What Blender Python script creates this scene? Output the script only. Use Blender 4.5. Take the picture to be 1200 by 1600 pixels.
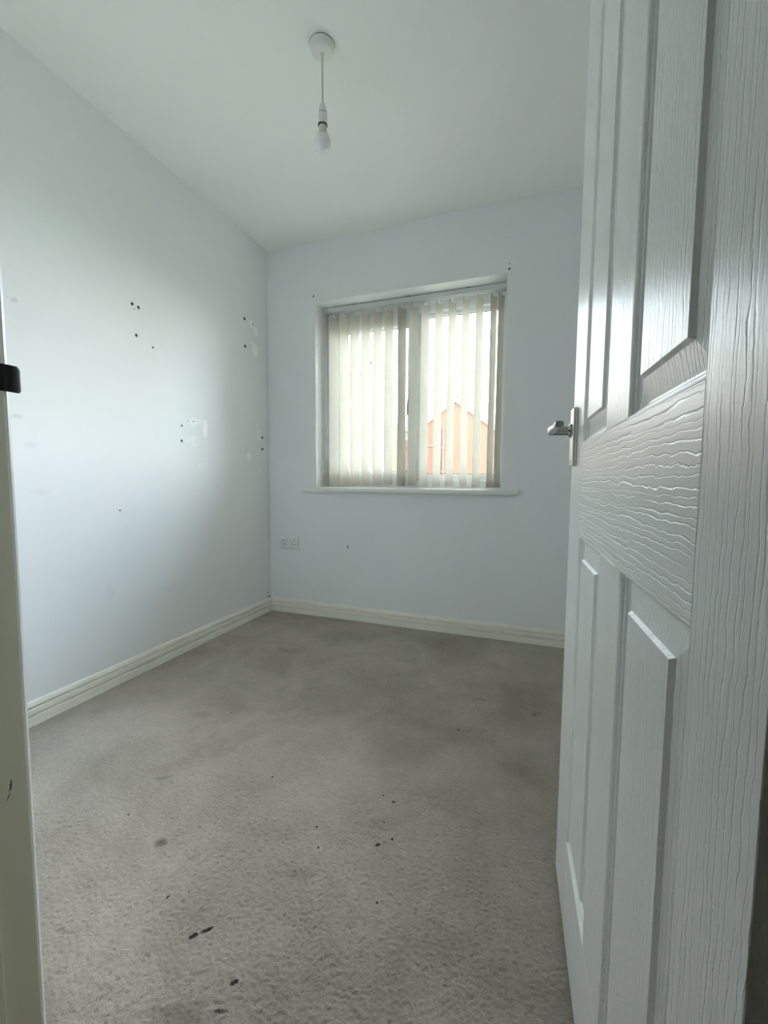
import bpy, bmesh, math, random
import numpy as np
from mathutils import Vector, Matrix

for o in list(bpy.data.objects):
    bpy.data.objects.remove(o, do_unlink=True)
random.seed(7)
rng = np.random.default_rng(7)
S = bpy.context.scene
COL = S.collection

# ------------------------------------------------------------------ camera
cam_d = bpy.data.cameras.new('camera')
cam = bpy.data.objects.new('camera', cam_d)
COL.objects.link(cam)
S.camera = cam
F_PX = 665.66
cam_d.sensor_fit = 'VERTICAL'
cam_d.sensor_height = 24.0
cam_d.lens = F_PX / 1600 * 24.0
cam_d.clip_start = 0.01
cam_d.clip_end = 300
YAW, PIT, ROLL = 0.3487, 0.0767, 0.0070
CAM_H = 0.9131
fwd = Vector((-math.sin(YAW) * math.cos(PIT), math.cos(YAW) * math.cos(PIT), -math.sin(PIT)))
rgt = Vector((math.cos(YAW), math.sin(YAW), 0))
upv = rgt.cross(fwd)
r2 = rgt * math.cos(ROLL) + upv * math.sin(ROLL)
u2 = upv * math.cos(ROLL) - rgt * math.sin(ROLL)
cam.matrix_world = Matrix(((r2.x, u2.x, -fwd.x, 0), (r2.y, u2.y, -fwd.y, 0),
                           (r2.z, u2.z, -fwd.z, CAM_H), (0, 0, 0, 1)))

# ------------------------------------------------------------------ room numbers (metres)
XL, XR = -1.7309, 0.30        # left and right wall faces
YB, YF = 2.4779, 0.30         # window wall face, door wall face
H = 2.4
WX0, WX1, WZ0, WZ1 = -1.3747, -0.2002, 0.8576, 2.0303   # window opening
OUT = 0.30                    # window wall thickness

# ------------------------------------------------------------------ sky, sun, exposure
SKY_STRENGTH = 24.0
SUN_ENERGY = 2.0
w = bpy.data.worlds.new('sky')
S.world = w
w.use_nodes = True
nt = w.node_tree
nt.nodes.clear()
wo = nt.nodes.new('ShaderNodeOutputWorld')
bg = nt.nodes.new('ShaderNodeBackground')
tc = nt.nodes.new('ShaderNodeTexCoord')
nz = nt.nodes.new('ShaderNodeTexNoise')
nz.inputs['Scale'].default_value = 3.2
nz.inputs['Detail'].default_value = 6
rp = nt.nodes.new('ShaderNodeValToRGB')
rp.color_ramp.elements[0].position = 0.38
rp.color_ramp.elements[0].color = (0.54, 0.75, 0.97, 1)
rp.color_ramp.elements[1].position = 0.56
rp.color_ramp.elements[1].color = (1.0, 0.985, 0.965, 1)
nt.links.new(tc.outputs['Generated'], nz.inputs['Vector'])
nt.links.new(nz.outputs['Fac'], rp.inputs['Fac'])
nt.links.new(rp.outputs['Color'], bg.inputs['Color'])
bg.inputs['Strength'].default_value = SKY_STRENGTH
nt.links.new(bg.outputs['Background'], wo.inputs['Surface'])

sun_d = bpy.data.lights.new('sun', 'SUN')
sun_d.energy = SUN_ENERGY
sun_d.angle = math.radians(1.0)
sun_d.color = (1.0, 0.93, 0.82)
sun = bpy.data.objects.new('sun', sun_d)
COL.objects.link(sun)
sun.rotation_euler = Vector((-0.35, 0.75, -0.62)).to_track_quat('-Z', 'Y').to_euler()

# sampling portal in the window opening (emits nothing itself)
pd = bpy.data.lights.new('window_portal', 'AREA')
pd.shape = 'RECTANGLE'
pd.size = WX1 - WX0
pd.size_y = WZ1 - WZ0
pd.cycles.is_portal = True
po = bpy.data.objects.new('window_portal', pd)
COL.objects.link(po)
po.location = ((WX0 + WX1) / 2, YB + OUT + 0.01, (WZ0 + WZ1) / 2)
po.rotation_euler = (math.radians(-90), 0, 0)

S.view_settings.view_transform = 'Standard'
S.view_settings.look = 'None'
S.view_settings.exposure = 0.74
S.view_settings.gamma = 1.0
S.view_settings.use_curve_mapping = False
S.cycles.sample_clamp_direct = 9.0     # the sensor clips the bare sky
S.cycles.max_bounces = 16
S.cycles.diffuse_bounces = 10
S.cycles.transparent_max_bounces = 16

# ------------------------------------------------------------------ material helpers
def new_mat(name, color=(0.8, 0.8, 0.8), rough=0.6, metal=0.0, spec=0.5):
    m = bpy.data.materials.new(name)
    m.use_nodes = True
    b = m.node_tree.nodes['Principled BSDF']
    b.inputs['Base Color'].default_value = (*color, 1)
    b.inputs['Roughness'].default_value = rough
    b.inputs['Metallic'].default_value = metal
    b.inputs['Specular IOR Level'].default_value = spec
    return m, m.node_tree, b

def N(nt, kind, **kw):
    n = nt.nodes.new(kind)
    for k, v in kw.items():
        if hasattr(n, k):
            setattr(n, k, v)
        else:
            n.inputs[k.replace('_', ' ')].default_value = v
    return n

def math_node(nt, op, a, b=None, clamp=False):
    n = nt.nodes.new('ShaderNodeMath')
    n.operation = op
    n.use_clamp = clamp
    for i, v in enumerate((a, b)):
        if v is None:
            continue
        if hasattr(v, 'is_output'):
            nt.links.new(v, n.inputs[i])
        else:
            n.inputs[i].default_value = v
    return n.outputs[0]

def noise(nt, vec, scale, detail=2, rough=0.5, dist=0.0):
    n = nt.nodes.new('ShaderNodeTexNoise')
    n.inputs['Scale'].default_value = scale
    n.inputs['Detail'].default_value = detail
    n.inputs['Roughness'].default_value = rough
    n.inputs['Distortion'].default_value = dist
    if vec is not None:
        nt.links.new(vec, n.inputs['Vector'])
    return n

def mix_col(nt, fac, a, b):
    n = nt.nodes.new('ShaderNodeMix')
    n.data_type = 'RGBA'
    for idx, v in ((0, fac), (6, a), (7, b)):
        if hasattr(v, 'is_output'):
            nt.links.new(v, n.inputs[idx])
        elif idx == 0:
            n.inputs[0].default_value = v
        else:
            n.inputs[idx].default_value = (*v, 1)
    return n.outputs[2]

def bump(nt, height, strength, dist, bsdf):
    n = nt.nodes.new('ShaderNodeBump')
    n.inputs['Strength'].default_value = strength
    n.inputs['Distance'].default_value = dist
    nt.links.new(height, n.inputs['Height'])
    nt.links.new(n.outputs['Normal'], bsdf.inputs['Normal'])
    return n

def geo_pos(nt):
    return nt.nodes.new('ShaderNodeNewGeometry').outputs['Position']

def wobble(nt, pos, scale, amp):
    n = noise(nt, pos, scale, 2)
    s = N(nt, 'ShaderNodeVectorMath', operation='SUBTRACT')
    nt.links.new(n.outputs['Color'], s.inputs[0])
    s.inputs[1].default_value = (.5, .5, .5)
    k = N(nt, 'ShaderNodeVectorMath', operation='SCALE')
    nt.links.new(s.outputs[0], k.inputs[0])
    k.inputs['Scale'].default_value = amp
    a = N(nt, 'ShaderNodeVectorMath', operation='ADD')
    nt.links.new(pos, a.inputs[0])
    nt.links.new(k.outputs[0], a.inputs[1])
    return a.outputs[0]

def spots(nt, vec, items, axes, soft=0.5):
    """union mask of elliptical marks; items (a, b, ra, rb, angle, weight) on the two axes"""
    out = None
    for it in items:
        a, b, ra, rb = it[:4]
        ang = it[4] if len(it) > 4 else 0
        wt = it[5] if len(it) > 5 else 1
        c = [0, 0, 0]
        c[axes[0]] = a
        c[axes[1]] = b
        s = N(nt, 'ShaderNodeVectorMath', operation='SUBTRACT')
        nt.links.new(vec, s.inputs[0])
        s.inputs[1].default_value = c
        ca, sa = math.cos(ang), math.sin(ang)
        d = []
        for (k1, k2, r) in ((ca, sa, ra), (-sa, ca, rb)):
            v = [0, 0, 0]
            v[axes[0]] = k1 / r
            v[axes[1]] = k2 / r
            dn_ = N(nt, 'ShaderNodeVectorMath', operation='DOT_PRODUCT')
            nt.links.new(s.outputs[0], dn_.inputs[0])
            dn_.inputs[1].default_value = v
            d.append(math_node(nt, 'MULTIPLY', dn_.outputs['Value'], dn_.outputs['Value']))
        q = math_node(nt, 'ADD', d[0], d[1])
        mr = nt.nodes.new('ShaderNodeMapRange')
        mr.interpolation_type = 'SMOOTHSTEP'
        nt.links.new(q, mr.inputs['Value'])
        mr.inputs['From Min'].default_value = 1.0
        mr.inputs['From Max'].default_value = soft
        mr.inputs['To Min'].default_value = 0
        mr.inputs['To Max'].default_value = wt
        out = mr.outputs[0] if out is None else math_node(nt, 'MAXIMUM', out, mr.outputs[0])
    return out

# ------------------------------------------------------------------ materials
def wall_paint(name, color, dark=None, light=None, axes=(1, 2), soft_dark=None):
    m, nt, b = new_mat(name, color, 0.62, spec=0.35)
    pos = geo_pos(nt)
    n1 = noise(nt, pos, 2.3, 4)
    c = mix_col(nt, n1.outputs['Fac'], [x * 0.965 for x in color], [min(1, x * 1.03) for x in color])
    wv = wobble(nt, pos, 60, 0.018)
    if soft_dark:
        c = mix_col(nt, spots(nt, wobble(nt, pos, 25, 0.03), soft_dark, axes, 0.0), c, [x * 0.62 for x in color])
    if light:
        c = mix_col(nt, spots(nt, wv, light, axes, 0.55), c, (0.97, 0.97, 0.95))
    if dark:
        wv2 = wobble(nt, pos, 150, 0.006)
        c = mix_col(nt, spots(nt, wv2, dark, axes, 0.45), c, (0.02, 0.018, 0.016))
    nt.links.new(c, b.inputs['Base Color'])
    n2 = noise(nt, pos, 170, 3, 0.6)
    bump(nt, n2.outputs['Fac'], 0.16, 0.0012, b)
    return m

WALL = (0.845, 0.855, 0.865)
left_dark = [(1.459, 1.684, .010, .007, .9), (1.490, 1.680, .008, .009), (1.470, 1.667, .003, .003),
             (1.474, 1.553, .008, .0085), (1.561, 1.524, .0055, .0055),
             (2.235, 1.888, .010, .011), (2.237, 1.724, .011, .010), (2.318, 1.880, .004, .009),
             (1.721, 1.180, .006, .006), (1.718, 1.102, .008, .008), (2.395, 1.181, .011, .009),
             (2.396, 1.106, .011, .009), (1.802, 1.212, .004, .004), (1.765, 1.213, .003, .003),
             (1.361, 0.767, .0035, .0035), (1.358, .770, .007, .0018, .5, .7),
             (2.448, .100, .012, .006), (2.43, .13, .008, .005, 0, .7), (2.44, .165, .007, .005, 0, .6)]
left_light = [(2.31, 1.878, .032, .030), (2.345, 1.845, .022, .035), (2.335, 1.725, .035, .045), (2.31, 1.755, .012, .02),
              (1.885, 1.180, .020, .055), (1.80, 1.205, .030, .028, 0, .55), (1.84, 1.215, .028, .02, 0, .45),
              (1.79, 1.12, .045, .02, .3, .4), (1.80, 1.09, .03, .015, 0, .3), (2.36, 1.19, .02, .05, 0, .45),
              (2.255, 1.052, .025, .030), (1.88, .99, .012, .008, 0, .6), (1.84, .975, .02, .02, 0, .3),
              (1.61, 1.50, .03, .03, 0, .15), (2.37, .97, .015, .03, 0, .4)]
left_smudges_and_strips = [(0.992, 1.526, .012, .012, 0, .5), (0.975, 1.53, .006, .006, 0, .5), (.985, 1.126, .018, .012, 0, .35),
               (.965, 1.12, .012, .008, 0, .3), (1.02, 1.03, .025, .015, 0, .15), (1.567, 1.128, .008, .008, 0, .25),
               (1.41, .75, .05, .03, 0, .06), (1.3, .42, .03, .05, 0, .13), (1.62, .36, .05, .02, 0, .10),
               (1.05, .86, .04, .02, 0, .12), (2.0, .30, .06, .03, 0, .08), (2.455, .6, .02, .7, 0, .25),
               (2.46, 1.6, .016, .8, 0, .25)]  # last two are soft darker strips up the window-wall corner
M_wall_left = wall_paint('pale_grey_wall_paint_marked', WALL, left_dark, left_light, (1, 2), left_smudges_and_strips)
M_wall_back = wall_paint('pale_grey_wall_paint_window', WALL,
                         [(-1.147, .475, .0035, .012), (-1.387, 2.069, .006, .006), (-.190, 2.051, .008, .006),
                          (-.191, 2.077, .005, .004, 0, .6), (-1.50, .415, .004, .003, 0, .4)],
                         [(-1.163, .474, .008, .03, 0, .35)], (0, 2))
M_wall = wall_paint('pale_grey_wall_paint', WALL)
M_wall_hall = wall_paint('light_absorbing_hall_paint', (0.15, 0.135, 0.115))  # dark tone invented for the unseen hall to soak up bounced light
M_ceil, _nt, _b = new_mat('white_ceiling_paint', (0.92, 0.92, 0.905), 0.75, spec=0.25)
_p = geo_pos(_nt)
bump(_nt, noise(_nt, _p, 140, 4, 0.65).outputs['Fac'], 0.22, 0.0015, _b)
M_reveal, _nt, _b = new_mat('white_reveal_paint', (0.86, 0.87, 0.87), 0.55)
_p = geo_pos(_nt)
_m = spots(_nt, wobble(_nt, _p, 60, .01), [(2.545, .975, .010, .03), (2.53, 1.02, .006, .02)], (1, 2), 0.1)
_nt.links.new(mix_col(_nt, math_node(_nt, 'MULTIPLY', _m, .35), (0.86, 0.87, 0.87), (.3, .3, .31)), _b.inputs['Base Color'])
bump(_nt, noise(_nt, _p, 120, 3).outputs['Fac'], 0.12, 0.001, _b)

def gloss_paint(name, color, rough=0.3, marks=None, axes=(1, 2)):
    m, nt, b = new_mat(name, color, rough)
    pos = geo_pos(nt)
    n1 = noise(nt, pos, 9, 3)
    c = mix_col(nt, n1.outputs['Fac'], [x * .95 for x in color], [min(1, x * 1.02) for x in color])
    if marks:
        c = mix_col(nt, spots(nt, wobble(nt, pos, 90, .006), marks, axes, .4), c, (.05, .045, .04))
    nt.links.new(c, b.inputs['Base Color'])
    bump(nt, noise(nt, pos, 70, 2).outputs['Fac'], 0.05, 0.001, b)
    return m

M_skirt = gloss_paint('cream_gloss_skirting', (0.88, 0.865, 0.78), 0.33)
M_lining = gloss_paint('ivory_gloss_lining', (0.64, 0.62, 0.48), 0.4, [(0.2826, 0.568, .0012, .008, -.25), (0.2806, 0.568 - .012, .0006, .005, -.4)])
M_sillp = gloss_paint('white_gloss_board', (0.83, 0.83, 0.80), 0.28)
M_upvc = gloss_paint('white_plastic_frame', (0.84, 0.86, 0.87), 0.25)
M_plastic = gloss_paint('white_plastic', (0.82, 0.82, 0.79), 0.35)
M_plate = gloss_paint('white_moulded_socket', (0.80, 0.81, 0.81), 0.3)
M_dark, _, _ = new_mat('black_recess', (0.015, 0.015, 0.015), 0.6)
M_rubber, _, _ = new_mat('grey_gasket', (0.13, 0.14, 0.15), 0.6)
M_strike, _, _ = new_mat('dark_bronze_metal', (0.035, 0.034, 0.032), 0.42, 0.6)

def metal_mat(name, color, rough):
    m, nt, b = new_mat(name, color, rough, 1.0)
    n = noise(nt, geo_pos(nt), 200, 2)
    mr = nt.nodes.new('ShaderNodeMapRange')
    nt.links.new(n.outputs['Fac'], mr.inputs['Value'])
    mr.inputs['To Min'].default_value = rough * .7
    mr.inputs['To Max'].default_value = rough * 1.4
    nt.links.new(mr.outputs[0], b.inputs['Roughness'])
    return m
M_chrome = metal_mat('polished_chrome', (0.80, 0.80, 0.78), 0.10)
M_satin = metal_mat('satin_nickel', (0.88, 0.86, 0.81), 0.34)
M_lever = metal_mat('chrome_dark_reflection', (0.40, 0.41, 0.41), 0.13)  # chrome with its dark reflections put into the base colour
M_steel = metal_mat('brushed_steel', (0.55, 0.54, 0.52), 0.30)

def grain_paint(name, along):
    m, nt, b = new_mat(name, (0.89, 0.90, 0.885), 0.27)
    t = nt.nodes.new('ShaderNodeTexCoord')
    mp = nt.nodes.new('ShaderNodeMapping')
    mp.inputs['Scale'].default_value = (1, 1, .05) if along == 'z' else (.05, 1, 1)
    nt.links.new(wobble(nt, wobble(nt, t.outputs['Object'], 160, .0024), 38, .007), mp.inputs['Vector'])
    wvt = nt.nodes.new('ShaderNodeTexWave')
    wvt.wave_type = 'BANDS'
    wvt.bands_direction = 'X' if along == 'z' else 'Z'
    wvt.inputs['Scale'].default_value = 40
    wvt.inputs['Distortion'].default_value = 9.0
    wvt.inputs['Detail'].default_value = 2.0
    wvt.inputs['Detail Scale'].default_value = 1.5
    nt.links.new(mp.outputs[0], wvt.inputs['Vector'])
    mr = nt.nodes.new('ShaderNodeMapRange')
    mr.interpolation_type = 'SMOOTHSTEP'
    nt.links.new(wvt.outputs['Fac'], mr.inputs['Value'])
    mr.inputs['From Min'].default_value = 0.0
    mr.inputs['From Max'].default_value = 0.15
    # break the grooves up along the grain
    mp2 = nt.nodes.new('ShaderNodeMapping')
    mp2.inputs['Scale'].default_value = (90, 90, 14) if along == 'z' else (14, 90, 90)
    nt.links.new(t.outputs['Object'], mp2.inputs['Vector'])
    n2 = noise(nt, mp2.outputs[0], 1.0, 2)
    br = nt.nodes.new('ShaderNodeMapRange')
    nt.links.new(n2.outputs['Fac'], br.inputs['Value'])
    br.inputs['From Min'].default_value = 0.30
    br.inputs['From Max'].default_value = 0.52
    inv = math_node(nt, 'SUBTRACT', 1.0, mr.outputs[0])
    groove = math_node(nt, 'MULTIPLY', inv, br.outputs[0])
    fine = noise(nt, mp2.outputs[0], 4.0, 3)
    h = math_node(nt, 'ADD', math_node(nt, 'MULTIPLY', groove, -1.0),
                  math_node(nt, 'MULTIPLY', fine.outputs['Fac'], 0.35))
    bump(nt, h, 0.75, 0.0007, b)
    return m
M_grain_v = grain_paint('white_woodgrain_paint_upright', 'z')
M_grain_h = grain_paint('white_woodgrain_paint_level', 'x')

# carpet
M_carpet, _nt, _b = new_mat('taupe_carpet', (0.3, 0.27, 0.24), 0.95, spec=0.1)
_p = geo_pos(_nt)
_big = noise(_nt, _p, 3.1, 5, 0.6, .4)
_mid = noise(_nt, _p, 26, 3, 0.6)
_fin = noise(_nt, _p, 620, 1, 0.5)
_bm = N(_nt, 'ShaderNodeMapRange')
_nt.links.new(_big.outputs['Fac'], _bm.inputs['Value'])
_bm.inputs['From Min'].default_value = .33
_bm.inputs['From Max'].default_value = .62
_c = mix_col(_nt, _bm.outputs[0], (0.355, 0.305, 0.25), (0.55, 0.49, 0.42))
_mr = N(_nt, 'ShaderNodeMapRange')
_nt.links.new(_mid.outputs['Fac'], _mr.inputs['Value'])
_mr.inputs['From Min'].default_value = .3
_mr.inputs['From Max'].default_value = .75
_c = mix_col(_nt, math_node(_nt, 'MULTIPLY', _mr.outputs[0], .28), _c, (0.32, 0.28, 0.235))
_mr = N(_nt, 'ShaderNodeMapRange')
_nt.links.new(_fin.outputs['Fac'], _mr.inputs['Value'])
_mr.inputs['From Min'].default_value = .35
_mr.inputs['From Max'].default_value = .65
_c = mix_col(_nt, math_node(_nt, 'MULTIPLY', _mr.outputs[0], .45), _c, (0.20, 0.175, 0.145))
stains_soft = [(-.862, .752, .020, .018, 0, .75), (-1.20, 1.25, .05, .03, .4, .2), (-.95, 1.12, .03, .02, 0, .15),
               (-.20, 1.75, .05, .012, .2, .35), (0.02, 1.72, .03, .012, .3, .4), (-1.05, .93, .03, .01, .6, .4),
               (-.36, 1.0, .05, .03, 0, .15), (-.55, .50, .06, .02, .3, .35), (-1.25, 1.9, .07, .03, -.3, .25),
               (-.6, 2.0, .08, .03, 0, .15), (-.05, 1.35, .07, .05, 0, .15),
               (-1.011, .926, .010, .004, .5, .7), (-.49, .80, .05, .02, .4, .25)]
stains_dark = [(-.603, .627, .016, .0045, .85), (-.620, .609, .011, .006, .7), (-.351, .937, .0085, .006, .6),
               (-.322, .964, .004, .004), (-.336, .951, .008, .0015, .75, .7), (-.491, .572, .010, .005, .8),
               (-.733, .651, .007, .003, 1.0), (-.360, 1.085, .006, .005), (-.487, .878, .0045, .004),
               (-.484, .530, .016, .004, .3, .8), (-.521, .932, .004, .003), (-.360, 1.008, .003, .003),
               (-.395, 1.10, .003, .003), (-1.02, .79, .006, .003), (-.30, .80, .003, .003), (-.74, 1.05, .004, .003),
               (-1.10, 1.30, .006, .003), (-.25, 1.50, .005, .004), (.01, 1.70, .010, .004)]
_wv = wobble(_nt, _p, 90, .012)
_c = mix_col(_nt, spots(_nt, _wv, stains_soft, (0, 1), 0.0), _c, (0.085, 0.072, 0.06))
_c = mix_col(_nt, spots(_nt, wobble(_nt, _p, 200, .005), stains_dark, (0, 1), 0.3), _c, (0.012, 0.011, 0.010))
_nt.links.new(_c, _b.inputs['Base Color'])
_b.inputs['Sheen Weight'].default_value = 0.25
_b.inputs['Sheen Roughness'].default_value = 0.6
bump(_nt, noise(_nt, _p, 560, 2, .6).outputs['Fac'], 0.8, 0.002, _b)

# fabric of the slats
def fabric():
    m = bpy.data.materials.new('cream_blind_fabric')
    m.use_nodes = True
    nt = m.node_tree
    nt.nodes.clear()
    out = nt.nodes.new('ShaderNodeOutputMaterial')
    d = nt.nodes.new('ShaderNodeBsdfDiffuse')
    t = nt.nodes.new('ShaderNodeBsdfTranslucent')
    mx = nt.nodes.new('ShaderNodeMixShader')
    p = geo_pos(nt)
    mp = nt.nodes.new('ShaderNodeMapping')
    mp.inputs['Scale'].default_value = (260, 260, 40)
    nt.links.new(p, mp.inputs['Vector'])
    n = noise(nt, mp.outputs[0], 1.0, 2)
    c = mix_col(nt, n.outputs['Fac'], (0.615, 0.59, 0.52), (0.655, 0.635, 0.57))
    nt.links.new(c, d.inputs['Color'])
    nt.links.new(c, t.inputs['Color'])
    mx.inputs['Fac'].default_value = 0.085
    nt.links.new(d.outputs[0], mx.inputs[1])
    nt.links.new(t.outputs[0], mx.inputs[2])
    nt.links.new(mx.outputs[0], out.inputs['Surface'])
    return m
M_fabric = fabric()

def glass():
    m = bpy.data.materials.new('clear_window_glass')
    m.use_nodes = True
    nt = m.node_tree
    nt.nodes.clear()
    out = nt.nodes.new('ShaderNodeOutputMaterial')
    t = nt.nodes.new('ShaderNodeBsdfTransparent')
    t.inputs['Color'].default_value = (0.95, 0.97, 0.965, 1)
    g = nt.nodes.new('ShaderNodeBsdfGlossy')
    g.inputs['Roughness'].default_value = 0.02
    f = nt.nodes.new('ShaderNodeFresnel')
    f.inputs['IOR'].default_value = 1.45
    mx = nt.nodes.new('ShaderNodeMixShader')
    nt.links.new(f.outputs[0], mx.inputs['Fac'])
    nt.links.new(t.outputs[0], mx.inputs[1])
    nt.links.new(g.outputs[0], mx.inputs[2])
    nt.links.new(mx.outputs[0], out.inputs['Surface'])
    return m
M_glass = glass()

def brick_mat(name, c1, c2, mortar):
    m, nt, b = new_mat(name, c1, 0.85, spec=.2)
    t = nt.nodes.new('ShaderNodeTexCoord')
    sp = nt.nodes.new('ShaderNodeSeparateXYZ')
    nt.links.new(t.outputs['Object'], sp.inputs[0])
    cb = nt.nodes.new('ShaderNodeCombineXYZ')
    nt.links.new(math_node(nt, 'ADD', sp.outputs[0], sp.outputs[1]), cb.inputs[0])
    nt.links.new(sp.outputs[2], cb.inputs[1])
    br = nt.nodes.new('ShaderNodeTexBrick')
    nt.links.new(cb.outputs[0], br.inputs['Vector'])
    br.inputs['Color1'].default_value = (*c1, 1)
    br.inputs['Color2'].default_value = (*c2, 1)
    br.inputs['Mortar'].default_value = (*mortar, 1)
    br.inputs['Scale'].default_value = 1
    br.inputs['Mortar Size'].default_value = 0.008
    br.inputs['Brick Width'].default_value = 0.225
    br.inputs['Row Height'].default_value = 0.03
    nt.links.new(br.outputs['Color'], b.inputs['Base Color'])
    bump(nt, br.outputs['Fac'], -0.4, .006, b)
    return m
M_brick_o = brick_mat('orange_brick', (0.074, 0.029, 0.017), (0.062, 0.025, 0.014), (0.068, 0.042, 0.030))
M_brick_r = brick_mat('red_brick', (0.080, 0.038, 0.033), (0.064, 0.031, 0.027), (0.09, 0.070, 0.062))
M_roof = brick_mat('grey_roof_tile', (0.09, 0.08, 0.08), (0.12, 0.10, 0.09), (0.04, 0.04, 0.04))
M_render = gloss_paint('yellow_render', (0.10, 0.080, 0.034), 0.85)
M_fascia = gloss_paint('cream_fascia_board', (0.12, 0.105, 0.085), 0.5)
M_pipe = gloss_paint('brown_plastic_pipe', (0.05, 0.035, 0.03), 0.4)
M_dglass, _, _ = new_mat('dark_window_glass', (0.05, 0.06, 0.07), 0.08)
M_ground, _nt, _b = new_mat('grass_and_tarmac', (0.10, 0.13, 0.06), 0.95)
_n = noise(_nt, geo_pos(_nt), .35, 5)
_nt.links.new(mix_col(_nt, _n.outputs['Fac'], (0.07, 0.11, 0.035), (0.17, 0.16, 0.12)), _b.inputs['Base Color'])
M_bulb, _nt, _b = new_mat('opal_bulb', (0.84, 0.85, 0.84), 0.18)
_b.inputs['Subsurface Weight'].default_value = 0.2
_b.inputs['Subsurface Radius'].default_value = (.01, .01, .01)
M_flex = gloss_paint('white_pvc_flex', (0.62, 0.62, 0.60), 0.45)

# ------------------------------------------------------------------ geometry helpers
def link(name, me, mat, parent=None):
    o = bpy.data.objects.new(name, me)
    if mat is not None:
        for mm in (mat if isinstance(mat, (list, tuple)) else [mat]):
            me.materials.append(mm)
    COL.objects.link(o)
    o.parent = parent
    return o

def tag(o, label=None, cat=None, group=None, kind=None):
    if label: o['label'] = label
    if cat: o['category'] = cat
    if group: o['group'] = group
    if kind: o['kind'] = kind
    return o

def empty(name, loc=(0, 0, 0), rz=0):
    o = bpy.data.objects.new(name, None)
    o.empty_display_size = 0.05
    o.location = loc
    o.rotation_euler = (0, 0, rz)
    COL.objects.link(o)
    return o

def finish(bm, name, mat, parent=None, smooth=None):
    bmesh.ops.recalc_face_normals(bm, faces=bm.faces)
    me = bpy.data.meshes.new(name)
    bm.to_mesh(me)
    bm.free()
    if smooth is not None:
        for p in me.polygons:
            p.use_smooth = True
        me.set_sharp_from_angle(angle=math.radians(smooth))
    return link(name, me, mat, parent)

def box_into(bm, x0, x1, y0, y1, z0, z1, bevel=0, seg=2):
    g = bmesh.ops.create_cube(bm, size=1)
    for v in g['verts']:
        v.co = Vector(((x0 + x1) / 2 + v.co.x * (x1 - x0), (y0 + y1) / 2 + v.co.y * (y1 - y0), (z0 + z1) / 2 + v.co.z * (z1 - z0)))
    if bevel:
        es = list({e for v in g['verts'] for e in v.link_edges})
        bmesh.ops.bevel(bm, geom=es, offset=bevel, segments=seg, affect='EDGES', profile=0.5)

def box(name, x0, x1, y0, y1, z0, z1, mat, parent=None, bevel=0, seg=2):
    bm = bmesh.new()
    box_into(bm, x0, x1, y0, y1, z0, z1, bevel, seg)
    return finish(bm, name, mat, parent, 40 if bevel else None)

def lathe(name, prof, mat, parent=None, seg=32, center=(0, 0, 0), axis='z', smooth=35):
    """prof: list of (radius, height); closed at both ends"""
    bm = bmesh.new()
    rings = []
    for (r, h) in prof:
        ring = []
        for k in range(seg):
            a = 2 * math.pi * k / seg
            x, y = r * math.cos(a), r * math.sin(a)
            co = (x, y, h) if axis == 'z' else (x, h, y) if axis == 'y' else (h, x, y)
            ring.append(bm.verts.new(Vector(co) + Vector(center)))
        rings.append(ring)
    for a, b in zip(rings, rings[1:]):
        for k in range(seg):
            bm.faces.new((a[k], a[(k + 1) % seg], b[(k + 1) % seg], b[k]))
    bm.faces.new(rings[0])
    bm.faces.new(rings[-1])
    return finish(bm, name, mat, parent, smooth)

def tube(name, pts, rad, mat, parent=None, seg=8):
    bm = bmesh.new()
    pts = [Vector(p) for p in pts]
    rings = []
    for i, p in enumerate(pts):
        t = (pts[min(i + 1, len(pts) - 1)] - pts[max(i - 1, 0)]).normalized()
        ref = Vector((0, 0, 1)) if abs(t.z) < .9 else Vector((1, 0, 0))
        a = t.cross(ref).normalized()
        b = t.cross(a)
        rr = rad[i] if isinstance(rad, (list, tuple)) else rad
        rings.append([bm.verts.new(p + (a * math.cos(2 * math.pi * k / seg) + b * math.sin(2 * math.pi * k / seg)) * rr) for k in range(seg)])
    for a, b in zip(rings, rings[1:]):
        for k in range(seg):
            bm.faces.new((a[k], a[(k + 1) % seg], b[(k + 1) % seg], b[k]))
    bm.faces.new(rings[0])
    bm.faces.new(rings[-1])
    return finish(bm, name, mat, parent, 50)

def sweep(name, prof, a, b, inward, mat, parent=None, mitre=(0, 0), smooth=25):
    """extrude profile (t inward, z) from point a to b; mitre: +1 shortens the end by t"""
    bm = bmesh.new()
    a, b, n = Vector((*a, 0)), Vector((*b, 0)), Vector((*inward, 0))
    d = (b - a).normalized()
    ra = [bm.verts.new(a + n * t + d * t * mitre[0] + Vector((0, 0, z))) for t, z in prof]
    rb = [bm.verts.new(b + n * t - d * t * mitre[1] + Vector((0, 0, z))) for t, z in prof]
    k = len(prof)
    for i in range(k):
        bm.faces.new((ra[i], ra[(i + 1) % k], rb[(i + 1) % k], rb[i]))
    bm.faces.new(ra)
    bm.faces.new(rb)
    return finish(bm, name, mat, parent, smooth)

def prism(name, poly, y0, y1, mat, parent=None):
    """polygon in x,z extruded along y"""
    bm = bmesh.new()
    a = [bm.verts.new((x, y0, z)) for x, z in poly]
    b = [bm.verts.new((x, y1, z)) for x, z in poly]
    k = len(poly)
    for i in range(k):
        bm.faces.new((a[i], a[(i + 1) % k], b[(i + 1) % k], b[i]))
    bm.faces.new(a)
    bm.faces.new(b)
    return finish(bm, name, mat, parent)

def struct(o, label, cat):
    return tag(o, label, cat, kind='structure')

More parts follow.
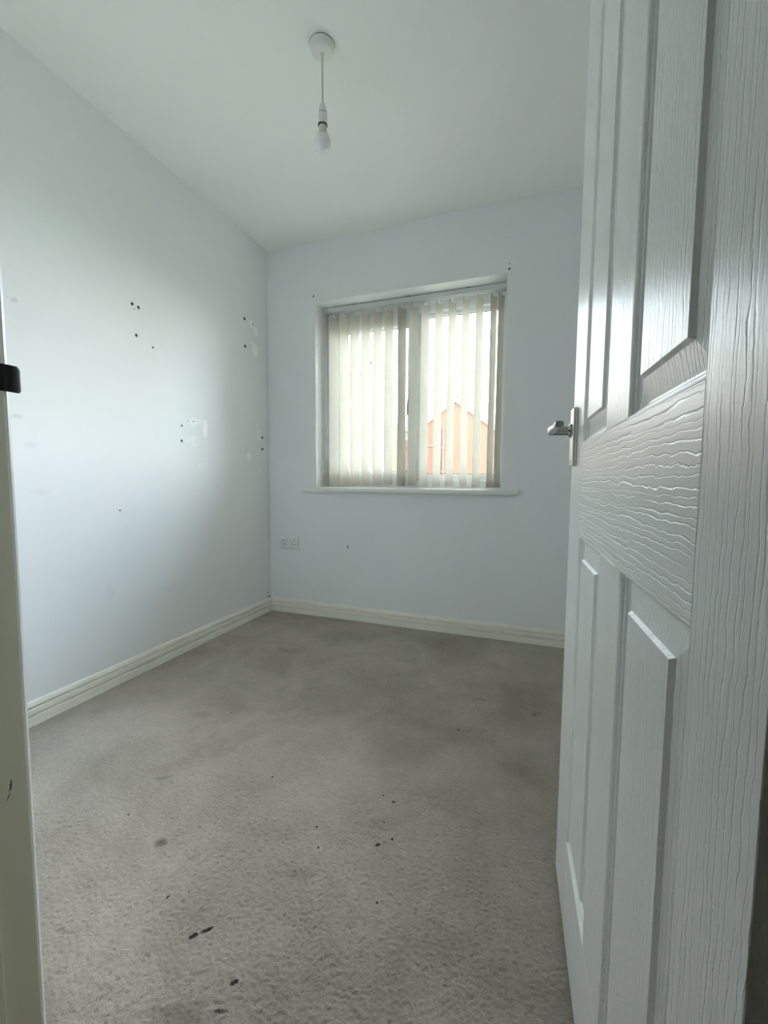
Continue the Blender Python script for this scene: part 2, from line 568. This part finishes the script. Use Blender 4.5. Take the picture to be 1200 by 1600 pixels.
# ------------------------------------------------------------------ structure: shell
T = 0.12
o = box('wall_left', XL - T, XL, YF - .13, YB + OUT, -0.1, H + .1, M_wall_left)
struct(o, 'pale grey painted wall with screw holes and filler patches', 'wall')
o = box('wall_right', XR, XR + T, YF, YB + OUT, -0.1, H + .1, M_wall)
struct(o, 'plain pale grey wall hidden behind the open door', 'wall')

bm = bmesh.new()
xa, xb = XL, XR
for (x0, x1, z0, z1) in ((xa, WX0, -.1, H + .1), (WX1, xb, -.1, H + .1), (WX0, WX1, -.1, WZ0), (WX0, WX1, WZ1, H + .1)):
    box_into(bm, x0, x1, YB, YB + OUT, z0, z1)
bm.faces.ensure_lookup_table()
wb = finish(bm, 'wall_back', [M_wall_back, M_reveal])
for p in wb.data.polygons:
    c, n = p.center, p.normal
    if YB + .01 < c.y < YB + OUT - .01 and WX0 - .01 < c.x < WX1 + .01 and WZ0 - .01 < c.z < WZ1 + .01:
        p.material_index = 1
struct(wb, 'pale grey window wall with white painted reveals', 'wall')

# door wall with its opening
JX0, JX1, JZ = -0.546, 0.157, 2.02     # clear opening between linings
LT = 0.025                             # lining thickness
YH = YF - .13                          # hall face of the door wall
bm = bmesh.new()
box_into(bm, XL, JX0 - LT, YH, YF, -.1, H + .1)
box_into(bm, JX1 + LT, XR + T, YH, YF, -.1, H + .1)
box_into(bm, JX0 - LT, JX1 + LT, YH, YF, JZ + LT, H + .1)
struct(finish(bm, 'wall_front', M_wall), 'pale grey wall around the doorway', 'wall')

struct(box('ceiling', XL, XR, YF, YB, H, H + .1, M_ceil), 'white painted ceiling', 'ceiling')

# carpet as a fine uneven height field
GX = np.arange(XL, XR + .002, .003)
GY = np.arange(YH, YB + .002, .003)
nx, ny = len(GX), len(GY)
hz = rng.normal(0, 1, (ny, nx))
hz = hz * .75 + .25 * np.roll(hz, 1, 1)
jx = rng.uniform(-.0011, .0011, (ny, nx))
jy = rng.uniform(-.0011, .0011, (ny, nx))
co = np.stack([np.broadcast_to(GX, (ny, nx)) + jx, np.broadcast_to(GY[:, None], (ny, nx)) + jy, np.clip(hz * .0012, -.003, .003)], -1).reshape(-1, 3)
idx = np.arange(nx * ny).reshape(ny, nx)
q = np.stack([idx[:-1, :-1], idx[:-1, 1:], idx[1:, 1:], idx[1:, :-1]], -1).reshape(-1, 4)
me = bpy.data.meshes.new('floor')
me.vertices.add(len(co))
me.vertices.foreach_set('co', co.ravel())
me.loops.add(q.size)
me.loops.foreach_set('vertex_index', q.ravel().astype(np.int32))
me.polygons.add(len(q))
me.polygons.foreach_set('loop_start', np.arange(0, q.size, 4, dtype=np.int32))
me.polygons.foreach_set('loop_total', np.full(len(q), 4, dtype=np.int32))
me.update()
me.validate()
floor = link('floor', me, M_carpet)
for p in me.polygons:
    p.use_smooth = True
struct(floor, 'worn taupe carpet with dark stains', 'floor')

# the unlit hall the camera stands in, made large and dark to absorb light
hx0, hx1, hy0 = -2.6, 2.2, -3.6
struct(box('floor_hall', hx0, hx1, hy0, YH, -.1, 0, M_carpet), 'taupe carpet in the dim hall', 'floor')
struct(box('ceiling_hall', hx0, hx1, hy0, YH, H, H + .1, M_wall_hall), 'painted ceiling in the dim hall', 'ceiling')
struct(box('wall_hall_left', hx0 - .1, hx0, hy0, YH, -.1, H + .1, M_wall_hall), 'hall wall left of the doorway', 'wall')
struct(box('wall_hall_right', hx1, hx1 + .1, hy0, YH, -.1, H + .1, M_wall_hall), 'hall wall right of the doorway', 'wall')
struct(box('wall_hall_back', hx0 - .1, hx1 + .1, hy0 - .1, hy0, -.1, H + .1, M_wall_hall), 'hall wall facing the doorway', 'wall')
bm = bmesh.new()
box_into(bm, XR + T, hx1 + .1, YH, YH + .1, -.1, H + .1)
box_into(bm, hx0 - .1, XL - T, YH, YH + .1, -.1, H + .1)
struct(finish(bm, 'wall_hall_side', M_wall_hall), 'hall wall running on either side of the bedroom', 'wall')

# skirting boards
SK = [(0, 0), (.016, 0), (.016, .034), (.0152, .0355), (.0025, .0362), (.0025, .0436), (.0146, .0446), (.0140, .0620),
      (.0128, .0628), (.0015, .0634), (.0015, .0708), (.0112, .0718), (.0106, .0780), (.0070, .0868), (.0030, .0895), (0, .090)]
struct(sweep('baseboard_back', SK, (XL, YB), (XR, YB), (0, -1), M_skirt, None, (1, 1)), 'cream grooved skirting board under the window', 'skirting')
struct(sweep('baseboard_left', SK, (XL, YF), (XL, YB), (1, 0), M_skirt, None, (1, 1)), 'cream grooved skirting board along the marked wall', 'skirting')
struct(sweep('baseboard_right', SK, (XR, YB), (XR, YF), (-1, 0), M_skirt, None, (1, 1)), 'cream grooved skirting board behind the door', 'skirting')
struct(sweep('baseboard_front', SK, (JX0 - .072, YF), (XL, YF), (0, 1), M_skirt, None, (0, 1)), 'cream grooved skirting board beside the doorway', 'skirting')

# door lining with stops, architrave and strike plate
tl = empty('trim_1', (0, YF, 0))
struct(tl, 'ivory painted door lining with stop and moulded architrave', 'door frame')
def tb(name, x0, x1, y0, y1, z0, z1, bev=.0015):
    return box(name, x0, x1, y0 - YF, y1 - YF, z0, z1, M_lining, tl, bev)
tb('jamb', JX0 - LT, JX0, YH - .002, YF, 0.003, JZ)
tb('jamb', JX1, JX1 + LT, YH - .002, YF, 0.003, JZ)
tb('head', JX0 - LT, JX1 + LT, YH - .002, YF, JZ, JZ + LT)
tb('stop', JX0, JX0 + .012, YH + .02, .2605, 0.003, JZ - .012, .002)
tb('stop', JX1 - .012, JX1, YH + .02, .2535, 0.003, JZ - .012, .002)
tb('stop', JX0 + .012, JX1 - .012, YH + .02, .2605, JZ - .012, JZ, .002)
AP = [(0, 0), (0, .005), (.0025, .0085), (.012, .010), (.016, .014), (.045, .015), (.055, .017), (.062, .014), (.065, .006), (.065, 0)]
def arch(name, kind, side, ysgn, y):
    bm = bmesh.new()
    pr = []
    for w_, t_ in AP:
        pr.append((w_, t_ * ysgn))
    x = (JX0 - .006) if side < 0 else (JX1 + .006)
    zt = JZ + .006
    if kind == 'leg':
        A = [bm.verts.new((x + side * w_, y + t_ - YF, 0.004)) for w_, t_ in pr]
        B = [bm.verts.new((x + side * w_, y + t_ - YF, zt + w_)) for w_, t_ in pr]
    else:
        A = [bm.verts.new((JX0 - .006 - w_, y + t_ - YF, zt + w_)) for w_, t_ in pr]
        B = [bm.verts.new((JX1 + .006 + w_, y + t_ - YF, zt + w_)) for w_, t_ in pr]
    k = len(pr)
    for i in range(k):
        bm.faces.new((A[i], A[(i + 1) % k], B[(i + 1) % k], B[i]))
    bm.faces.new(A)
    bm.faces.new(B)
    return finish(bm, name, M_sillp, tl, 30)
arch('architrave', 'leg', -1, 1, YF)
arch('architrave', 'leg', 1, 1, YF)
arch('architrave', 'head', 1, 1, YF)
arch('architrave', 'leg', -1, -1, YH)
arch('architrave', 'leg', 1, -1, YH)
arch('architrave', 'head', 1, -1, YH)
# strike plate let into the rebate with a lip curling past the arris
bm = bmesh.new()
prof = [(-.032, .0005), (-.004, .0005), (.006, .0012), (.013, .0006), (.0165, -.0012)]
zs = [(1.005, .003), (1.0065, .0008), (1.008, 0), (1.030, 0), (1.0325, .0008), (1.034, .003)]
rows = []
for z, cut in zs:
    row = []
    for i, (yy, xx) in enumerate(prof):
        y_ = yy - (cut if i == len(prof) - 1 else 0)
        row.append(bm.verts.new((JX0 + xx, y_, z)))
    rows.append(row)
for a, b in zip(rows, rows[1:]):
    for i in range(len(prof) - 1):
        bm.faces.new((a[i], a[i + 1], b[i + 1], b[i]))
bmesh.ops.solidify(bm, geom=list(bm.faces), thickness=.0014)
sp_ = finish(bm, 'strike_plate', M_strike, tl, 40)
sp_['label'] = 'dark metal strike plate with curled lip'
for zz in (1.0095, 1.0285):
    lathe('screw', [(.0026, .0018), (.0026, .0026), (.0014, .0031)], M_strike, sp_, 12, (JX0, -.022, zz), 'x')

# ------------------------------------------------------------------ structure: door
DA = 0.0609
DW, DT, DZ0, DZ1 = 0.762, 0.038, 0.012, 1.993
door = empty('door_1', (0.1114, 0.2592, 0), math.pi / 2 + DA)
struct(door, 'white panelled woodgrain door standing open into the room', 'door')
US = [(0, .098), (.098, .303), (.303, .420), (.420, .622), (.622, DW)]
ZL0, ZL1, ZU0, ZU1 = .190, .808, .984, 1.885
def dpart(name, u0, u1, z0, z1, mat):
    return box(name, u0, u1, -DT, 0, z0, z1, mat, door, .0007, 1)
dpart('stile', *US[0], DZ0, DZ1, M_grain_v)
dpart('stile', *US[4], DZ0, DZ1, M_grain_v)
dpart('rail', US[0][1], US[4][0], DZ0, ZL0, M_grain_h)
dpart('rail', US[0][1], US[4][0], ZL1, ZU0, M_grain_h)
dpart('rail', US[0][1], US[4][0], ZU1, DZ1, M_grain_h)
dpart('muntin', *US[2], ZL0, ZL1, M_grain_v)
dpart('muntin', *US[2], ZU0, ZU1, M_grain_v)
PROF = [(0, 0), (.0015, .0006), (.0030, .0022), (.0042, .0045), (.0046, .0052), (.0060, .0054), (.0068, .0062), (.0080, .0085),
        (.0095, .0098), (.0120, .0100), (.0370, .0050), (.0395, .0006), (.0402, .0004)]
def panel(u0, u1, z0, z1):
    bm = bmesh.new()
    for side in (0, 1):
        rings = []
        for t, d in PROF:
            y = -d if side == 0 else -DT + d
            rings.append([bm.verts.new(c) for c in ((u0 + t, y, z0 + t), (u1 - t, y, z0 + t), (u1 - t, y, z1 - t), (u0 + t, y, z1 - t))])
        for a, b in zip(rings, rings[1:]):
            for k in range(4):
                bm.faces.new((a[k], a[(k + 1) % 4], b[(k + 1) % 4], b[k]))
        bm.faces.new(rings[-1])
        if side == 0:
            first = rings[0]
        else:
            for k in range(4):
                bm.faces.new((first[k], first[(k + 1) % 4], rings[0][(k + 1) % 4], rings[0][k]))
    return finish(bm, 'panel', M_grain_v, door)
for uu in (US[1], US[3]):
    panel(*uu, ZL0, ZL1)
    panel(*uu, ZU0, ZU1)

# lever handle on the visible face
def lever_set(face):
    s = 1 if face > -0.01 else -1
    y0 = face
    def Y(v): return y0 + s * v
    ys = sorted((Y(0), Y(.0092)))
    h = box('handle', .693, .737, ys[0], ys[1], .943, 1.061, M_satin, door, .0026, 3)
    h['label'] = 'satin metal lever handle'
    pr = [(.0145, Y(.0093)), (.0145, Y(.0125)), (.0110, Y(.0145)), (.0092, Y(.0165)), (.0088, Y(.046)), (.0088, Y(.052))]
    lathe('neck', pr, M_lever, h, 24, (.717, 0, 1.0165), 'y')
    # lever: swept from the neck towards the hinges
    bm = bmesh.new()
    path = [(.738, .0460, 1.0165, .0100, .0085), (.727, .0470, 1.0165, .0105, .0090), (.712, .0475, 1.0165, .0100, .0085), (.690, .0460, 1.0172, .0085, .0075),
            (.660, .0440, 1.0178, .0080, .0072), (.635, .0430, 1.0180, .0083, .0078), (.622, .0428, 1.0180, .0085, .0080), (.6195, .0428, 1.0180, .0075, .0070)]
    rings = []
    for (u, yy, z, rz, ry) in path:
        u -= .010
        ring = []
        for k in range(16):
            a = 2 * math.pi * k / 16
            c, sn = math.cos(a), math.sin(a)
            e = .55
            ring.append(bm.verts.new((u, Y(yy + ry * math.copysign(abs(c) ** e, c)), z + rz * .75 * math.copysign(abs(sn) ** e, sn))))
        rings.append(ring)
    for a, b in zip(rings, rings[1:]):
        for k in range(16):
            bm.faces.new((a[k], a[(k + 1) % 16], b[(k + 1) % 16], b[k]))
    bm.faces.new(rings[0])
    bm.faces.new(rings[-1])
    finish(bm, 'lever', M_lever, h, 40)
    for zz in (.952, 1.052):
        lathe('screw', [(.0036, Y(.0091)), (.0036, Y(.0098)), (.002, Y(.0102))], M_steel, h, 12, (.715, 0, zz), 'y')
lever_set(0.0)
lever_set(-DT)
box('latch_plate', DW - .0005, DW + .0012, -DT / 2 - .012, -DT / 2 + .012, .985, 1.045, M_steel, door, .0004, 1)
for zc in (.25, 1.0, 1.80):
    hg = box('hinge', -.0012, .0003, -DT + .002, -.006, zc - .038, zc + .038, M_steel, door, .0003, 1)
    lathe('knuckle', [(.0048, zc - .038), (.0052, zc - .037), (.0052, zc + .037), (.0048, zc + .038)], M_steel, hg, 14, (-.004, -DT - .004, 0))

# ------------------------------------------------------------------ structure: window
FY0, FY1 = YB + .190, YB + .250      # frame depth
win = empty('window_1', ((WX0 + WX1) / 2, YB, WZ0))
struct(win, 'white plastic casement window with a fixed pane and opening sash', 'window')
wx, wz = (WX0 + WX1) / 2, WZ0
def wbx(name, x0, x1, y0, y1, z0, z1, mat=M_upvc, parent=None, bev=.003):
    return box(name, x0 - wx, x1 - wx, y0 - YB, y1 - YB, z0 - wz, z1 - wz, mat, parent or win, bev)
def ring_frame(name, x0, x1, z0, z1, l, r, b, t, y0, y1, parent, mat=M_upvc, cham=.012):
    """rectangular frame with a chamfered inner edge on the room side"""
    bm = bmesh.new()
    def rect(il, ir, ib, it, y):
        return [bm.verts.new((xx - wx, y - YB, zz - wz)) for xx, zz in ((x0 + il, z0 + ib), (x1 - ir, z0 + ib), (x1 - ir, z1 - it), (x0 + il, z1 - it))]
    c = cham
    R = [rect(0, 0, 0, 0, y1), rect(0, 0, 0, 0, y0), rect(l - c, r - c, b - c, t - c, y0), rect(l, r, b, t, y0 + c), rect(l, r, b, t, y1)]
    for a, d in zip(R, R[1:] + R[:1]):
        for k in range(4):
            bm.faces.new((a[k], a[(k + 1) % 4], d[(k + 1) % 4], d[k]))
    return finish(bm, name, mat, parent)
MX0, MX1 = -.765, -.705              # mullion
FR = ring_frame('window_frame', WX0, WX1, WZ0, WZ1, .050, .050, .060, .085, FY0, FY1, win)
wbx('mullion', MX0, MX1, FY0, FY1, WZ0 + .058, WZ1 - .083)
# opening sash on the left
sash = ring_frame('sash', WX0 + .036, MX0 + .012, WZ0 + .046, WZ1 - .072, .062, .060, .059, .080, FY0 - .014, FY0 + .030, win)
g0 = (WX0 + .098, MX0 - .048, WZ0 + .105, WZ1 - .152)
def pane(parent, x0, x1, z0, z1, y):
    p_ = wbx('pane', x0 - .004, x1 + .004, y, y + .004, z0 - .004, z1 + .004, M_glass, parent, 0)
    bm = bmesh.new()
    def rect(i, yy):
        return [bm.verts.new((xx - wx, yy - YB, zz - wz)) for xx, zz in ((x0 + i, z0 + i), (x1 - i, z0 + i), (x1 - i, z1 - i), (x0 + i, z1 - i))]
    R = [rect(-.001, y - .001), rect(-.001, y - .006), rect(.003, y - .006), rect(.003, y - .001)]
    for a, d in zip(R, R[1:] + R[:1]):
        for k in range(4):
            bm.faces.new((a[k], a[(k + 1) % 4], d[(k + 1) % 4], d[k]))
    finish(bm, 'gasket', M_rubber, parent)
pane(sash, *g0, FY0 + .012)
g1 = (MX1, WX1 - .050, WZ0 + .0905, WZ1 - .1075)
bead = ring_frame('glazing_bead', MX1 - .002, WX1 - .048, WZ0 + .058, WZ1 - .083, .012, .012, .0325, .0245, FY0 + .010, FY0 + .034, win, M_upvc, .008)
pane(bead, MX1 + .010, WX1 - .060, WZ0 + .0905, WZ1 - .1075, FY0 + .026)
hd = wbx('window_handle', -.803, -.781, FY0 - .022, FY0 - .013, 1.395, 1.455, M_steel, sash, .003)
tube('grip', [(-.792 - wx, FY0 - .024 - YB, 1.432 - wz), (-.792 - wx, FY0 - .042 - YB, 1.430 - wz), (-.795 - wx, FY0 - .046 - YB, 1.410 - wz), (-.802 - wx, FY0 - .046 - YB, 1.318 - wz)],
     [.008, .008, .0085, .006], M_steel, hd, 12)
# window board
bm = bmesh.new()
prof = [(.188, 0), (-.012, 0), (-.022, -.002), (-.029, -.008), (-.031, -.014), (-.029, -.021), (-.022, -.027), (-.012, -.029), (0, -.029)]
box_into(bm, WX0 + .001, WX1 - .001, YB - .001, FY0, WZ0 - .004, WZ0 + .0008)
box_into(bm, -1.466, -.112, YB - .032, YB, WZ0 - .030, WZ0, .009, 4)
for v in bm.verts:
    v.co -= Vector((wx, YB, wz))
sb = finish(bm, 'window_sill', M_sillp, win, 40)

# ------------------------------------------------------------------ vertical blind
BY = YB + .121
bl = empty('vertical_blind', ((WX0 + WX1) / 2, BY, WZ1))
tag(bl, 'cream vertical blind with half turned fabric slats hanging in the window', 'blind')
bx_, bz_ = (WX0 + WX1) / 2, WZ1
def L3(x, y, z): return (x - bx_, y - BY, z - bz_)
def bb(name, x0, x1, y0, y1, z0, z1, mat, parent=bl, bev=.001):
    a, b = L3(x0, y0, z0), L3(x1, y1, z1)
    return box(name, a[0], b[0], a[1], b[1], a[2], b[2], mat, parent, bev)
M_rail = gloss_paint('grey_white_headrail', (0.66, 0.68, 0.68), 0.4)
bm = bmesh.new()
hp = [(-.021, 1.9965), (-.0215, 2.022), (-.018, 2.0265), (.018, 2.0265), (.0215, 2.022), (.021, 1.9965), (.006, 1.9965), (.006, 2.006), (-.006, 2.006), (-.006, 1.9965)]
A = [bm.verts.new(L3(WX0 + .018, BY + yy, z)) for yy, z in hp]
B = [bm.verts.new(L3(WX1 - .006, BY + yy, z)) for yy, z in hp]
for i in range(len(hp)):
    bm.faces.new((A[i], A[(i + 1) % len(hp)], B[(i + 1) % len(hp)], B[i]))
bm.faces.new(A)
bm.faces.new(B)
finish(bm, 'headrail', M_rail, bl)
bb('end_cap', WX0 + .012, WX0 + .019, BY - .0225, BY + .0225, 1.993, 2.0275, M_plastic)
bb('end_cap', WX1 - .007, WX1 - .001, BY - .0225, BY + .0225, 1.993, 2.0275, M_plastic)
for x in (-1.15, -.79, -.43):
    bb('bracket', x - .012, x + .012, BY - .023, BY + .023, 2.0268, 2.0300, M_steel, bl, .0005)
SX = [-1.305, -1.231, -1.154, -1.077, -.996, -.920, -.833, -.758, -.684, -.600, -.520, -.440, -.360, -.280, -.238]
SW, ZT, ZBOT = 0.089, 1.976, .8685
near_pts = []
far_pts = []
for i, x in enumerate(SX):
    phi = math.radians(71 + random.uniform(-0.9, 0.9))
    if i == 0: phi = math.radians(69)
    d = Vector((math.cos(phi), math.sin(phi), 0))
    nrm = Vector((-math.sin(phi), math.cos(phi), 0))
    bow = random.uniform(.001, .003)
    lean = random.uniform(-.003, .003)
    bm = bmesh.new()
    cols, rws = 7, 12
    grid = []
    for r_ in range(rws):
        z = ZBOT + (ZT - ZBOT) * r_ / (rws - 1)
        k = 1 - r_ / (rws - 1)
        tw = math.radians(random.uniform(-.6, .6)) + lean * 3 * k
        row = []
        for c_ in range(cols):
            s = (c_ / (cols - 1) - .5)
            dv = Vector((math.cos(phi + tw), math.sin(phi + tw), 0))
            p_ = Vector((x + lean * k, BY, z)) + dv * (s * SW) + nrm * (bow * (1 - 4 * s * s))
            row.append(bm.verts.new(L3(*p_)))
        grid.append(row)
    for a, b in zip(grid, grid[1:]):
        for c_ in range(cols - 1):
            bm.faces.new((a[c_], a[c_ + 1], b[c_ + 1], b[c_]))
    sl = finish(bm, 'slat', M_fabric, bl, 60)
    # weighted hem: second layer of cloth round a flat weight
    bm = bmesh.new()
    for sgn in (1, -1):
        rr = []
        for z in (ZBOT + .0005, ZBOT + .018, ZBOT + .036):
            off = .0012 if z < ZBOT + .03 else .0006
            rr.append([bm.verts.new(L3(*(Vector((x + lean, BY, z)) + d * ((c_ / 6 - .5) * SW * .992) + nrm * (bow * (1 - 4 * (c_ / 6 - .5) ** 2) + sgn * off)))) for c_ in range(7)])
        for a, b in zip(rr, rr[1:]):
            for c_ in range(6):
                bm.faces.new((a[c_], a[c_ + 1], b[c_ + 1], b[c_]))
    finish(bm, 'hem_weight', M_fabric, sl, 60)
    # hanger: stem and clip
    bm = bmesh.new()
    box_into(bm, -.003, .003, -.0015, .0015, .004, .026, .0006, 1)
    box_into(bm, -.016, .016, -.0022, .0022, -.008, .006, .001, 1)
    for v in bm.verts:
        c = v.co.copy()
        v.co = Vector(L3(*(Vector((x, BY, ZT)) + d * c.x + nrm * (c.y + bow) + Vector((0, 0, c.z)))))
    finish(bm, 'hanger', M_plastic, sl, 40)
    e0 = Vector((x + lean, BY, ZBOT + .010)) - d * (SW / 2 + .001)
    e1 = Vector((x + lean, BY, ZBOT + .010)) + d * (SW / 2 + .001)
    near_pts.append(e0)
    far_pts.append(e1)
for pts in (near_pts, far_pts):
    path = []
    for a, b in zip(pts, pts[1:]):
        for k in range(4):
            t = k / 4
            p_ = a.lerp(b, t)
            p_.z -= .0045 * 4 * t * (1 - t)
            path.append(L3(*p_))
    path.append(L3(*pts[-1]))
    tube('bottom_chain', path, .0009, M_plastic, bl, 6)
# control cord on the left end
cx_ = WX0 + .034
cd = tube('control_cord', [L3(cx_, BY - .024, 2.0), L3(cx_ + .001, BY - .026, 1.7), L3(cx_ + .0015, BY - .026, 1.4), L3(cx_ + .002, BY - .026, 1.21)], .0011, M_flex, bl, 6)
a_ = L3(cx_ + .002, BY - .026, 0)
lathe('cord_weight', [(.0020, 1.222 - bz_), (.0040, 1.214 - bz_), (.0062, 1.165 - bz_), (.0058, 1.158 - bz_), (.003, 1.155 - bz_)], M_rail, cd, 16, (a_[0], a_[1], 0))

# ------------------------------------------------------------------ pendant light
PX, PY = -.752, 1.412
pl = empty('pendant_light', (PX, PY, H))
tag(pl, 'white ceiling pendant with a bare opal bulb and no shade', 'light')
rose = lathe('ceiling_rose', [(.0425, 0), (.0435, -.002), (.0435, -.006), (.0415, -.0075), (.0405, -.009), (.0395, -.018), (.036, -.0225), (.028, -.0255), (.014, -.0275), (.008, -.0290), (.006, -.033), (.0035, -.034)], M_plastic, pl, 48)
lathe('rose_joint', [(.0440, -.0001), (.0442, -.0012), (.0436, -.0020)], M_rubber, rose, 48)
tube('flex', [(0, 0, -.030), (.0005, 0, -.08), (.0005, .0005, -.13), (.0008, .0008, -.190)], .0034, M_flex, pl, 12)
lh = lathe('lamp_holder', [(.0045, -0.1865), (.0075, -0.1885), (.0115, -0.1965), (.0140, -0.2065), (.0152, -0.2180), (.0152, -0.2190)], M_plastic, pl, 32, (.0008, .0008, 0))
lathe('joint_ring', [(.0145, -0.2190), (.0145, -0.2215)], M_dark, lh, 32, (.0008, .0008, 0))
lathe('holder_sleeve', [(.0155, -0.2215), (.0158, -0.2235), (.0160, -0.2545), (.0156, -0.2560)], M_plastic, lh, 32, (.0008, .0008, 0))
lathe('holder_rim', [(.0150, -0.2560), (.0164, -0.2567), (.0164, -0.2605), (.0145, -0.2615)], M_dark, lh, 32, (.0008, .0008, 0))
bu = lathe('bulb', [(.0160, -.2885), (.0192, -.2915), (.0238, -.2975), (.0268, -.3050), (.0280, -.3135), (.0274, -.3220), (.0248, -.3305), (.0203, -.3375), (.0140, -.3425), (.0070, -.3450), (.0015, -.3455)], M_bulb, pl, 36, (.0008, .0008, 0), smooth=60)
M_cap = gloss_paint('beige_bulb_collar', (0.66, 0.63, 0.56), 0.4)
lathe('bulb_collar', [(.0135, -.2610), (.0140, -.2665), (.0150, -.2785), (.0162, -.2895)], M_cap, bu, 32, (.0008, .0008, 0))

# ------------------------------------------------------------------ wall socket
sx0, sx1, sz0, sz1 = -1.6555, -1.5095, .4415, .5265
so = empty('wall_socket', ((sx0 + sx1) / 2, YB, (sz0 + sz1) / 2))
tag(so, 'white double switched wall socket low on the window wall', 'socket')
scx, scz = (sx0 + sx1) / 2, (sz0 + sz1) / 2
fp = box('faceplate', sx0 - scx, sx1 - scx, -.0095, 0, sz0 - scz, sz1 - scz, M_plate, so, .003, 3)
for s in (-1, 1):
    sw = box('rocker_switch', s * .0175 - .0055, s * .0175 + .0055, -.0125, -.0090, .004, .027, M_plastic, so, .0012, 2)
    sw.rotation_euler = (math.radians(3), 0, 0)
    cx2 = s * .043
    box('earth_slot', cx2 - .0024, cx2 + .0024, -.0099, -.0090, .006, .015, M_dark, so)
    for q_ in (-1, 1):
        box('pin_slot', cx2 + q_ * .011 - .0036, cx2 + q_ * .011 + .0036, -.0099, -.0090, -.0172, -.0128, M_dark, so)
for s in (-1, 1):
    lathe('screw', [(.0034, -.0094), (.0034, -.0100), (.002, -.0103)], M_steel, so, 12, (s * .0302, 0, .0), 'y')

# ------------------------------------------------------------------ outside
GZ = -2.5
struct(box('ground', -60, 50, YB + OUT + .05, 80, GZ - .2, GZ, M_ground), 'grass and tarmac far below the window', 'ground')

def house(name, label, apex, left, right, y0, depth, wallm, pipe_x=None, wins=(), band=None, turn=0):
    """gable-fronted house; apex, left and right eaves as (x, z)"""
    r = empty(name, (apex[0], y0, GZ), turn)
    tag(r, label, 'house')
    q_ = lambda x, z: (x - apex[0], z - GZ)
    poly = [q_(left[0], GZ), q_(right[0], GZ), q_(*right), q_(*apex), q_(*left)]
    wl = prism('wall', poly, 0, depth, wallm, r)
    for a in (left, right):
        dx, dz = a[0] - apex[0], a[1] - apex[1]
        ln = math.hypot(dx, dz)
        ex, ez = dx / ln * .30, dz / ln * .30
        nx_, nz_ = (-dz / ln, dx / ln) if dx > 0 else (dz / ln, -dx / ln)
        p1, p2 = q_(apex[0], apex[1]), q_(a[0] + ex, a[1] + ez)
        t = .09
        rf = prism('roof_slope', [p1, p2, (p2[0] + nx_ * t, p2[1] + nz_ * t), (p1[0], p1[1] + t / abs(dx / ln))], -.12, depth + .12, M_roof, r)
        t2 = -.13
        prism('bargeboard', [p1, p2, (p2[0] + nx_ * t2, p2[1] + nz_ * t2), (p1[0], p1[1] + t2 / abs(dx / ln))], -.09, -.004, M_fascia, r)
    prism('ridge_tile', [(-.14, apex[1] - GZ + .08), (.14, apex[1] - GZ + .08), (.05, apex[1] - GZ + .21), (-.05, apex[1] - GZ + .21)], -.14, depth + .14, M_roof, r)
    if pipe_x:
        px_, pz0, pz1 = pipe_x
        lathe('downpipe', [(.045, GZ - GZ), (.045, pz1 - GZ)], M_pipe, r, 12, (px_ - apex[0], -.055, 0))
        for zz in np.arange(pz0, pz1, 1.1):
            box('pipe_clip', px_ - apex[0] - .07, px_ - apex[0] + .07, -.11, -.001, zz - GZ - .03, zz - GZ + .03, M_pipe, r)
    for (x0, x1, z0, z1) in wins:
        f = box('window', x0 - apex[0], x1 - apex[0], -.03, .05, z0 - GZ, z1 - GZ, M_upvc, r, .01)
        xm = (x0 + x1) / 2
        for (a, b) in ((x0 + .06, xm - .03), (xm + .03, x1 - .06)):
            box('pane', a - apex[0], b - apex[0], -.036, -.028, z0 + .06 - GZ, z1 - .06 - GZ, M_dglass, f)
    if band:
        x0, x1, z = band
        box('string_course', x0 - apex[0], x1 - apex[0], -.05, .0, z - .03 - GZ, z + .03 - GZ, M_pipe, r)
    return r

house('gabled_house', 'orange brick gable end with a brown downpipe seen through the fixed pane', (-3.78, 4.66), (-6.40, 2.74), (-1.15, 2.72), 20, 8, M_brick_o,
      pipe_x=(-4.32, .2, 3.35), band=(-6.40, -4.75, 2.51), turn=math.radians(4))
house('steep_roofed_house', 'tall red brick house with a steep roof seen through the opening sash', (-5.72, 4.86), (-8.9, 2.9), (-5.02, 3.42), 14, 7, M_brick_r,
      pipe_x=(-5.60, 1.2, 3.26), turn=math.radians(21))
house('rendered_house', 'yellow rendered house with a low grey roof between the brick houses', (-9.7, 4.62), (-11.4, 4.12), (-8.05, 4.12), 26, 7, M_render,
      wins=((-10.9, -9.7, 1.9, 3.1),), turn=math.radians(18))
